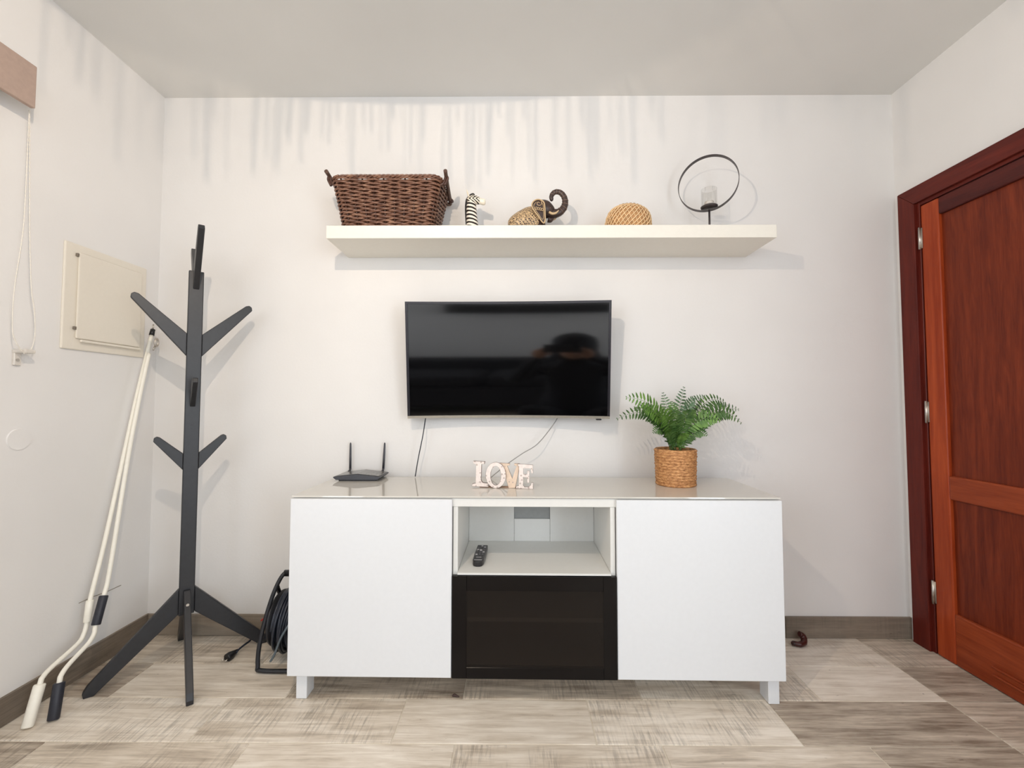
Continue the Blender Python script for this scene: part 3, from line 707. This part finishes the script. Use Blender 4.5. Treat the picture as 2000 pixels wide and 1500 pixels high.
for i in range(N):
    for k in range(4): fs.append((i * 4 + k, i * 4 + (k + 1) % 4, ((i + 1) % N) * 4 + (k + 1) % 4, ((i + 1) % N) * 4 + k))
MB().add(vs, fs, False).build('ring', M_IRON, cn)
MB().lathe([(.001, .128), (.030, .128), (.036, .132), (.037, .1365), (.034, .1365), (.001, .134)], 32).build('cup_plate', M_IRON, cn)
t = NT('clear_glass'); t.b.inputs['Transmission Weight'].default_value = 0
gl = t.n('ShaderNodeBsdfGlossy'); gl.inputs['Roughness'].default_value = .03; tr = t.n('ShaderNodeBsdfTransparent'); tr.inputs[0].default_value = (.985, .985, .98, 1)
lw_ = t.n('ShaderNodeLayerWeight'); lw_.inputs[0].default_value = .5; fr = t.ramp(t.math('POWER', lw_.outputs['Facing'], 3.0), (0, .04), (1, .6)); mx = t.n('ShaderNodeMixShader')
t.l(fr, mx.inputs[0]); t.l(tr.outputs[0], mx.inputs[1]); t.l(gl.outputs[0], mx.inputs[2]); t.l(mx.outputs[0], t.out.inputs[0])
M_GLASS = t.m
MB().lathe([(.001, .1375), (.0325, .1375), (.034, .140), (.034, .217), (.0315, .217), (.0315, .143), (.001, .143)], 32).build('glass_cup', M_GLASS, cn)
MB().lathe([(.001, .1435), (.019, .1435), (.0195, .158), (.018, .158), (.017, .154), (.001, .154)], 24).build('tealight', plain('tealight_white', (224, 214, 204), .4), cn)

# ------------------------------------------------------------------ console top: router
rt = thing('wifi_router', 'flat dark grey wifi router with two upright antennas on console', 'router', (-.697, -.10, .748))
M_ROUT = plain('router_plastic', (56, 56, 62), .3, grain=.06)
pr_ = [(-.104, .016), (-.092, .006), (.092, .006), (.104, .016), (.102, .020), (0, .030), (-.102, .020)]
MB().prism(pr_, -.068, .066, None, .0015).build('body', M_ROUT, rt)
MB().prism([(-.098, .0212), (0, .0308), (.098, .0212), (.094, .0228), (0, .0326), (-.094, .0228)], -.060, .060).build('top_cover', plain('router_top', (112, 110, 108), .22), rt)
MB().box((-.085, -.055, 0), (.085, .055, .0065), .002).build('foot_plate', M_ROUT, rt)
for x, dx in ((-.083, 0), (.073, .006)):
    m = MB(); m.tube([(x, .06, .022), (x, .074, .024), (x + dx * .1, .078, .034)], .0055, 8)
    m.tube([(x + dx * .1, .078, .030), (x + dx * .5, .078, .08), (x + dx, .078, .150), (x + dx, .078, .156)], [(.0058, .0042), (.0055, .004), (.0042, .0034), (.002, .002)], 10, flat=(1, 0, 0))
    m.build('antenna', M_ROUT, rt)

# ------------------------------------------------------------------ console top: LOVE sign
lv = thing('love_sign', 'small whitewashed wooden LOVE letter sign standing on the console', 'sign', (-.176, -.292, .748), -.10)
K = .25 / 1490
def contour(pts): return [((x - 255) * K, (890 - y) * K) for x, y in pts]
def extr(nm, outs, y0, y1, mat, par, bev=.0009):
    cu = bpy.data.curves.new(nm, 'CURVE'); cu.dimensions = '2D'; cu.fill_mode = 'BOTH'; cu.extrude = (y1 - y0) / 2 - bev; cu.bevel_depth = bev; cu.bevel_resolution = 1; cu.offset = -bev
    for pts in outs:
        sp = cu.splines.new('POLY'); sp.points.add(len(pts) - 1); sp.use_cyclic_u = True
        for p, (x, z) in zip(sp.points, pts): p.co = (x, z, 0, 1)
    tmp = bpy.data.objects.new('tmp', cu); COL.objects.link(tmp); dg = bpy.context.evaluated_depsgraph_get()
    me = bpy.data.meshes.new_from_object(tmp.evaluated_get(dg)); bpy.data.objects.remove(tmp)
    M = Matrix(((1, 0, 0, 0), (0, 0, -1, (y0 + y1) / 2), (0, 1, 0, 0), (0, 0, 0, 1)))
    me.transform(M); me.name = nm; me.materials.clear(); me.materials.append(mat)
    o = bpy.data.objects.new(nm, me); COL.objects.link(o); o.parent = par; ROOTM[o.name] = ROOTM[par.name]; return o
def letter_face(nm, c):
    t = NT(nm); v = t.coord(); vo = t.n('ShaderNodeTexVoronoi'); t.l(v, vo.inputs['Vector']); vo.inputs['Scale'].default_value = 62; vo.inputs['Randomness'].default_value = .75
    dots = t.math('LESS_THAN', vo.outputs['Distance'], .24); nz = t.noise(v, 70, 4)
    ge = t.n('ShaderNodeNewGeometry'); tr_ = t.n('ShaderNodeVectorTransform', vector_type='NORMAL', convert_from='WORLD', convert_to='OBJECT'); t.l(ge.outputs['Normal'], tr_.inputs[0])
    ny = t.sep(tr_.outputs[0])[1]; face = t.math('GREATER_THAN', t.math('ABSOLUTE', ny), .85)
    base = t.mix(t.math('MULTIPLY', dots, .75), t.ramp(nz, (.3, S(*[int(k * .94) for k in c])), (.65, S(*c))), S(176, 158, 150))
    return t.set(t.mix(face, S(108, 84, 74), base), .6)
M_LF = letter_face('whitewash_pink', (240, 228, 222)); M_LF2 = letter_face('whitewash_tan', (232, 208, 186))
def ell(cx, cy, rx, ry, n=40): return [(cx + rx * math.cos(2 * PI * k / n), cy + ry * math.sin(2 * PI * k / n)) for k in range(n)]
extr('letter_l', [contour([(285, 250), (575, 262), (560, 320), (490, 325), (478, 700), (500, 755), (540, 775), (660, 782), (660, 870), (255, 862), (265, 800), (345, 790), (355, 330), (285, 310)])], -.006, .006, M_LF, lv)
extr('letter_o', [contour(ell(845, 578, 248, 312)), contour(ell(845, 590, 128, 228))], -.013, -.0065, M_LF, lv)
extr('letter_v', [contour([(930, 290), (1185, 300), (1170, 350), (1115, 352), (1240, 660), (1345, 350), (1290, 345), (1290, 295), (1420, 300), (1420, 360), (1315, 885), (1150, 890), (1000, 330), (940, 330)])], -.0045, .0045, M_LF2, lv)
extr('letter_e', [contour([(1395, 300), (1740, 318), (1745, 520), (1700, 520), (1690, 400), (1510, 402), (1512, 540), (1605, 540), (1605, 455), (1660, 460), (1650, 740), (1690, 790), (1700, 745), (1748, 745), (1745, 900), (1335, 885), (1335, 830), (1400, 820), (1410, 360)]), contour([(1512, 610), (1505, 800), (1560, 855), (1640, 850), (1660, 800), (1600, 740), (1600, 612)])] if False else
     [contour([(1380, 300), (1740, 318), (1745, 520), (1700, 520), (1685, 402), (1510, 402), (1512, 545), (1600, 545), (1602, 460), (1660, 462), (1655, 745), (1602, 740), (1600, 618), (1512, 615), (1506, 805), (1540, 848), (1640, 848), (1690, 790), (1700, 742), (1750, 745), (1745, 890), (1335, 885), (1335, 830), (1400, 820), (1405, 360), (1380, 350)])], -.0115, -.005, M_LF, lv)
MB().box((.03, -.001, 0), (.215, .012, .006), .001).build('foot_bar', plain('raw_wood', (150, 120, 98), .6, grain=.2), lv)

# ------------------------------------------------------------------ console top: potted fern
fn = thing('potted_fern', 'green fern in a woven seagrass pot at right end of console', 'plant', (.679, -.226, .748))
t = NT('seagrass'); v = t.coord((1, 1, 1)); g = t.noise(t.coord((60, 60, 190)), 1.2, 4, .65); t.bump(g, .7, .003)
M_GRASS = t.set(t.ramp(g, (.32, S(132, 82, 44)), (.52, S(196, 140, 88)), (.68, S(228, 178, 124))), .6)
rows = 13; PH = .150; prof = []
for i in range(rows):
    for k in range(6):
        f = (i + k / 6) / rows; prof.append((.0775 + .005 * f + .0028 * abs(math.sin(PI * k / 6)), f * PH))
prof += [(.083, PH), (.081, PH + .002), (.077, PH), (.074, PH - .02), (.074, .01), (.001, .01)]
MB().lathe(prof, 96, None, True, lambda w, z, i: .0022 * math.sin(44 * w + (i // 6) * 1.9) * (1 if 0 < i < rows * 6 else 0)).build('pot', M_GRASS, fn)
MB().lathe([(.0735, PH - .016), (.05, PH - .010), (.001, PH - .008)], 24).build('soil', plain('dark_moss', (46, 44, 34), .9, grain=.4), fn)
def leafmat(nm, lo, hi):
    t = NT(nm); v = t.coord(); g = t.noise(v, 34, 3); t.b.inputs['Subsurface Weight'].default_value = 0
    return t.set(t.ramp(g, (.3, S(*lo)), (.7, S(*hi))), .38, spec=.4)
LM = [leafmat('fern_bright', (58, 96, 32), (116, 154, 72)), leafmat('fern_mid', (44, 78, 34), (94, 126, 66)), leafmat('fern_cool', (54, 86, 58), (108, 138, 100))]
FB = Vector((.679, -.226, .748))
def frond(base, mid, tip, ll, mat, side=None, seed=0, n=19):
    rnd = random.Random(seed); P = []
    for i in range(n + 1):
        t_ = i / n; P.append(base * ((1 - t_) ** 2) + mid * (2 * t_ * (1 - t_)) + tip * (t_ * t_))
    m = MB(); m.tube(P, [.0016 * (1 - .7 * i / n) for i in range(n + 1)], 5)
    for i in range(2, n + 1):
        t_ = i / n; tg = (P[min(i + 1, n)] - P[i - 1]).normalized()
        sd = side - tg * side.dot(tg); sd.normalize(); up_ = sd.cross(tg).normalized()
        if up_.z < 0: up_ = -up_
        L = ll * min(1, .55 + 1.6 * t_) * (1 - max(0, (t_ - .62) / .38) ** 1.8 * .80); wd = L * .10 + .0014
        for s_ in (-1, 1):
            d_ = (sd * s_ + tg * rnd.uniform(.22, .42) + up_ * rnd.uniform(-.16, .06)).normalized(); w_ = d_.cross(up_).normalized()
            p = P[i]; dr = -up_ * (L * .12)
            v_ = [p, p + d_ * L * .28 + w_ * wd + up_ * .0008, p + d_ * L * .72 + w_ * wd * .8 + dr * .4, p + d_ * L + dr, p + d_ * L * .72 - w_ * wd * .8 + dr * .4, p + d_ * L * .28 - w_ * wd + up_ * .0008, p + d_ * L * .5 + dr * .1 - up_ * .0012]
            m.add(v_, [(0, 1, 6), (1, 2, 6), (2, 3, 6), (3, 4, 6), (4, 5, 6), (5, 0, 6)], True)
    return m.build('frond', mat, fn, True)
B0 = FB + Vector((0, 0, PH - .012)); X_ = Vector((1, 0, 0)); Y_ = Vector((0, 1, 0)); Z_ = Vector((0, 0, 1))
FR = [ # tip pixel, tip y, control pixel, control y, leaflet length, material, blade direction
    ((1224, 777), -.33, (1296, 775), -.30, .036, 0, (.35, .25, .9)), ((1206, 818), -.22, (1286, 775), -.22, .030, 1, (0, .35, 1)),
    ((1295, 768), -.14, (1312, 820), -.17, .026, 2, (1, -.3, 0)), ((1336, 757), -.15, (1322, 815), -.18, .030, 2, (1, .2, 0)),
    ((1376, 774), -.14, (1340, 790), -.17, .030, 2, (1, .3, -.4)), ((1422, 792), -.17, (1372, 745), -.20, .030, 1, (.2, .6, 1)),
    ((1447, 826), -.25, (1395, 760), -.25, .034, 1, (.1, .5, 1)), ((1442, 800), -.13, (1385, 780), -.17, .030, 2, (.2, .3, 1)),
    ((1405, 822), -.33, (1350, 800), -.29, .034, 0, (-.3, .3, 1)), ((1290, 800), -.36, (1312, 815), -.30, .034, 0, (1, .3, .5)),
    ((1256, 800), -.35, (1298, 800), -.29, .034, 0, (.5, .2, .9)), ((1250, 790), -.14, (1290, 790), -.18, .026, 1, (.3, .5, .8)),
    ((1352, 800), -.33, (1335, 815), -.28, .030, 1, (1, -.2, -.2)), ((1356, 775), -.20, (1332, 800), -.21, .028, 2, (1, .2, 0)),
    ((1380, 850), -.30, (1350, 825), -.27, .026, 1, (0, .4, 1)), ((1276, 845), -.30, (1300, 820), -.27, .024, 1, (0, .4, 1)),
    ((1262, 822), -.17, (1300, 805), -.2, .024, 1, (.1, .5, 1)), ((1320, 800), -.36, (1322, 830), -.29, .030, 1, (1, .2, .2)), ((1430, 815), -.19, (1385, 790), -.2, .028, 1, (.1, .5, 1)),
    ((1240, 800), -.28, (1290, 790), -.26, .030, 1, (.3, .4, .9)), ((1345, 850), -.33, (1330, 835), -.28, .022, 0, (1, .2, 0)), ((1300, 850), -.33, (1312, 835), -.28, .022, 1, (.8, .2, .5)),
    ((1312, 785), -.23, (1318, 820), -.23, .026, 0, (1, .1, 0)), ((1395, 795), -.09, (1350, 790), -.14, .026, 2, (.3, .3, 1))]
rnd = random.Random(21)
for i, (tp, ty_, cp_, cy_, ll, mi, sd) in enumerate(FR):
    an = rnd.uniform(0, 2 * PI); b0 = B0 + Vector((.022 * math.cos(an), .022 * math.sin(an), 0))
    ll *= 1.22
    frond(b0, at_y(cp_[0], cp_[1], cy_), at_y(tp[0], tp[1], ty_), ll, LM[mi], Vector(sd), i)

# ------------------------------------------------------------------ remote control in the niche
rm = thing('remote_control', 'black television remote control lying in the open console niche', 'remote control', (-.140, -.315, .4722), -.03)
bm_pts = [(-.0215, .095), (.0215, .095), (.0225, .0), (.0215, -.075), (.017, -.092), (.008, -.099), (-.008, -.099), (-.017, -.092), (-.0215, -.075), (-.0225, 0)]
MB().prism(bm_pts, 0, -.020, Matrix(((1, 0, 0, 0), (0, 0, 1, 0), (0, -1, 0, 0), (0, 0, 0, 1))), .003).build('body', plain('remote_body', (30, 27, 28), .3), rm)
M_BTN = plain('button_grey', (92, 90, 92), .5); M_BTL = plain('button_light', (196, 192, 194), .4)
for r_ in range(8):
    for c_ in range(3):
        x = (c_ - 1) * .0125; y = .078 - r_ * .0145
        if r_ in (3, 4) and c_ == 1: continue
        MB().box((x - .0042, y - .0035, .0195), (x + .0042, y + .0035, .0222), .001).build('button', M_BTL if (r_ * 3 + c_) % 4 == 1 else M_BTN, rm)
MB().lathe([(.001, .0228), (.005, .0225), (.006, .0200)][::-1], 16, Matrix.Translation((0, .027, 0))).build('round_button', M_BTL, rm)
for y, h in ((-.052, .010), (-.080, .0155)): MB().box((-h, y - .0016, .0198), (h, y + .0016, .0207), .0004).build('silver_line', M_BTL, rm)

# ------------------------------------------------------------------ small things on the floor
ds = thing('door_stop', 'small dark reddish brown curled piece on floor right of the console', 'door stop', (1.288, -.062, 0))
m = MB(); m.tube(spline([(-.032, -.012, .012), (-.012, -.018, .011), (.012, -.008, .013), (.024, .008, .022), (.020, .016, .034), (.008, .014, .040)], 6), [.011] * 6 + [.012] * 6 + [.013] * 6 + [.0135] * 6 + [.012] * 6 + [.008], 12)
m.build('curled_body', plain('oxblood_plastic', (66, 24, 20), .35), ds)
MB().ball((-.034, -.012, .012), (.012, .012, .011), 12, 8).build('tip', plain('oxblood_dark', (46, 18, 16), .35), ds)
sp_ = MB(); sp_.tube(spline([(-.012, 0, .004), (-.006, .004, .006), (.004, .001, .005), (.014, -.002, .004)], 4), [.002, .003, .004, .0045, .005, .005, .0045, .004, .0035, .003, .0025, .002, .0015], 8)
o = sp_.build('floor_scrap', plain('scrap_brown', (70, 52, 48), .7)); o.location = (-.221, -.428, .0005)
tag(o, 'tiny dark brown scrap on the floor in front of console', 'scrap')

# ------------------------------------------------------------------ the room behind the camera (seen in the dark screen)
M_SOFA = plain('charcoal_fabric', (34, 32, 36), .9, grain=.2)
so = thing('sofa', 'dark charcoal sofa standing against the rear wall behind the camera', 'sofa', (0, -4.05, 0))
MB().box((-1.15, -.42, .12), (1.15, .42, .40), .04, 3).build('base', M_SOFA, so)
MB().box((-1.15, -.46, .40), (1.15, -.22, .66), .05, 3).build('backrest', M_SOFA, so)
for sx in (-1, 1): MB().box((sx * 1.27 - .12, -.46, .10), (sx * 1.27 + .12, .44, .62), .05, 3).build('armrest', M_SOFA, so)
for k in (-1, 0, 1): MB().box((k * .76 - .372, -.20, .402), (k * .76 + .372, .44, .53), .04, 3).build('seat_cushion', M_SOFA, so)
for x in (-1.2, 1.2):
    for y in (-.36, .34): MB().tube([(x, y, 0), (x, y, .12)], [.018, .025], 10).build('leg', M_BLACK, so)
tag(MB().box((-.56, YB + .001, 1.29), (.03, YB + .10, 1.42), .006).build('rear_wall_shelf', M_BLACK), 'long black box shelf on the rear wall above the sofa', 'shelf')

# the photographer, crouching behind the camera; seen only as a dark shape in the screen
pp = thing('person', 'person in dark clothes crouching behind the camera, mirrored in the dark screen', 'person', (.06, -2.62, 0))
def skinned(nm, joints, bones, mat, root=0):
    me = bpy.data.meshes.new(nm); me.from_pydata([j[0] for j in joints], bones, []); o = bpy.data.objects.new(nm, me); COL.objects.link(o)
    md = o.modifiers.new('skin', 'SKIN'); md.use_smooth_shade = True
    for i, j in enumerate(joints): sv = me.skin_vertices[0].data[i]; sv.radius = j[1] if hasattr(j[1], '__len__') else (j[1], j[1]); sv.use_root = i == root
    o.modifiers.new('sub', 'SUBSURF').levels = 2; o.modifiers['sub'].render_levels = 2
    dg = bpy.context.evaluated_depsgraph_get(); m2 = bpy.data.meshes.new_from_object(o.evaluated_get(dg)); bpy.data.objects.remove(o)
    m2.name = nm; m2.materials.clear(); m2.materials.append(mat); o = bpy.data.objects.new(nm, m2); COL.objects.link(o); o.parent = pp; return o
J = [((0, 0, .34), (.15, .12)), ((0, .02, .52), (.13, .10)), ((0, .05, .70), (.15, .11)), ((0, .06, .82), (.12, .08)), ((0, .08, .90), .055), ((0, .10, .96), .052),
     ((-.17, .06, .80), .058), ((-.24, .22, .72), .046), ((-.15, .40, .92), .034), ((-.115, .46, .99), .024), ((.17, .06, .80), .058), ((.26, .22, .72), .046), ((.18, .40, .92), .034), ((.085, .46, .99), .024),
     ((-.11, .02, .30), .095), ((-.16, .36, .46), .070), ((-.13, .02, .10), .050), ((-.13, .16, .04), .040), ((.11, .02, .30), .095), ((.16, .36, .46), .070), ((.13, .02, .10), .050), ((.13, .16, .04), .040)]
BN = [(0, 1), (1, 2), (2, 3), (3, 4), (4, 5), (3, 6), (6, 7), (7, 8), (8, 9), (3, 10), (10, 11), (11, 12), (12, 13), (0, 14), (14, 15), (15, 16), (16, 17), (0, 18), (18, 19), (19, 20), (20, 21)]
skinned('body', J, BN, plain('dark_clothes', (30, 30, 36), .9))
M_SKIN = plain('skin_tone', (190, 146, 120), .5); M_HAIR = plain('dark_hair', (28, 22, 20), .6)
hd = MB(); loft(hd, [((0, .11, .955), .045, .050), ((0, .125, .99), .058, .068), ((0, .115, 1.04), .072, .088), ((0, .105, 1.09), .074, .092), ((0, .10, 1.13), .064, .080), ((0, .095, 1.162), .030, .036)], 20, flat=(1, 0, 0))
hd = hd.build('head', M_SKIN, pp)
m = MB(); loft(m, [((0, .07, .93), .11, .085), ((0, .080, 1.00), .092, .075), ((0, .080, 1.05), .094, .092), ((0, .10, 1.095), .092, .118), ((0, .105, 1.14), .080, .108), ((0, .10, 1.175), .045, .060), ((0, .10, 1.185), .01, .01)], 20, flat=(1, 0, 0)); m.build('hood', plain('dark_hood', (26, 26, 32), .9), hd)
m = MB(); loft(m, [((0, .196, 1.075), .009, .010), ((0, .210, 1.05), .013, .014), ((0, .200, 1.036), .016, .010)], 10, flat=(1, 0, 0)); m.build('nose', M_SKIN, hd)
for sx in (-1, 1):
    MB().ball((sx * .030, .188, 1.075), (.011, .008, .008), 10, 6).build('eye', M_HAIR, hd)
    MB().ball((sx * .076, .10, 1.06), (.010, .020, .032), 10, 8).build('ear', M_SKIN, hd)
    c = Vector((-.015 + sx * .098, .475, 1.030))
    hn = MB(); hn.ball(c, (.030, .016, .042), 12, 8)
    for k, ln_ in enumerate((.058, .068, .064, .050)): z = c.z - .020 + k * .019; hn.tube(spline([(c.x, c.y, z), (c.x - sx * ln_ * .35, c.y - .004, z + .012), (c.x - sx * ln_ * .8, c.y + .010, z + .016)], 4), .0080, 8)
    hn.tube(spline([c + Vector((0, 0, .03)), c + Vector((-sx * .018, .012, .050)), c + Vector((-sx * .044, .016, .058))], 4), .0090, 8)
    hn.build('hand', M_SKIN, pp)
    sh = MB(); loft(sh, [((sx * .13, -.05, .045), .038, .040), ((sx * .13, .04, .045), .042, .042), ((sx * .135, .14, .035), .044, .032), ((sx * .135, .21, .025), .030, .020)], 14, flat=(1, 0, 0)); sh.build('shoe', M_BLACK, pp)
MB().tube([(-.026, .192, 1.012), (0, .198, 1.010), (.026, .192, 1.012)], .005, 8).build('mouth', plain('lip_tone', (150, 92, 84), .5), hd)

ph = thing('mobile_phone', 'black mobile phone held up by the crouching person', 'phone', (.045, -2.112, 1.082))
MB().box((-.078, -.004, -.037), (.078, .004, .037), .0035, 2).build('body', M_BLACK, ph)
MB().box((-.074, -.0046, -.034), (.074, -.0041, .034)).build('screen', M_BLACKGLOSS, ph)
for k in (0, 1): MB().lathe([(.001, .0062), (.0075, .006), (.009, .0041)][::-1], 16, Matrix(((1, 0, 0, .060), (0, 0, 1, 0), (0, -1, 0, .022 - .02 * k), (0, 0, 0, 1)))).build('lens', M_BLACKGLOSS, ph)
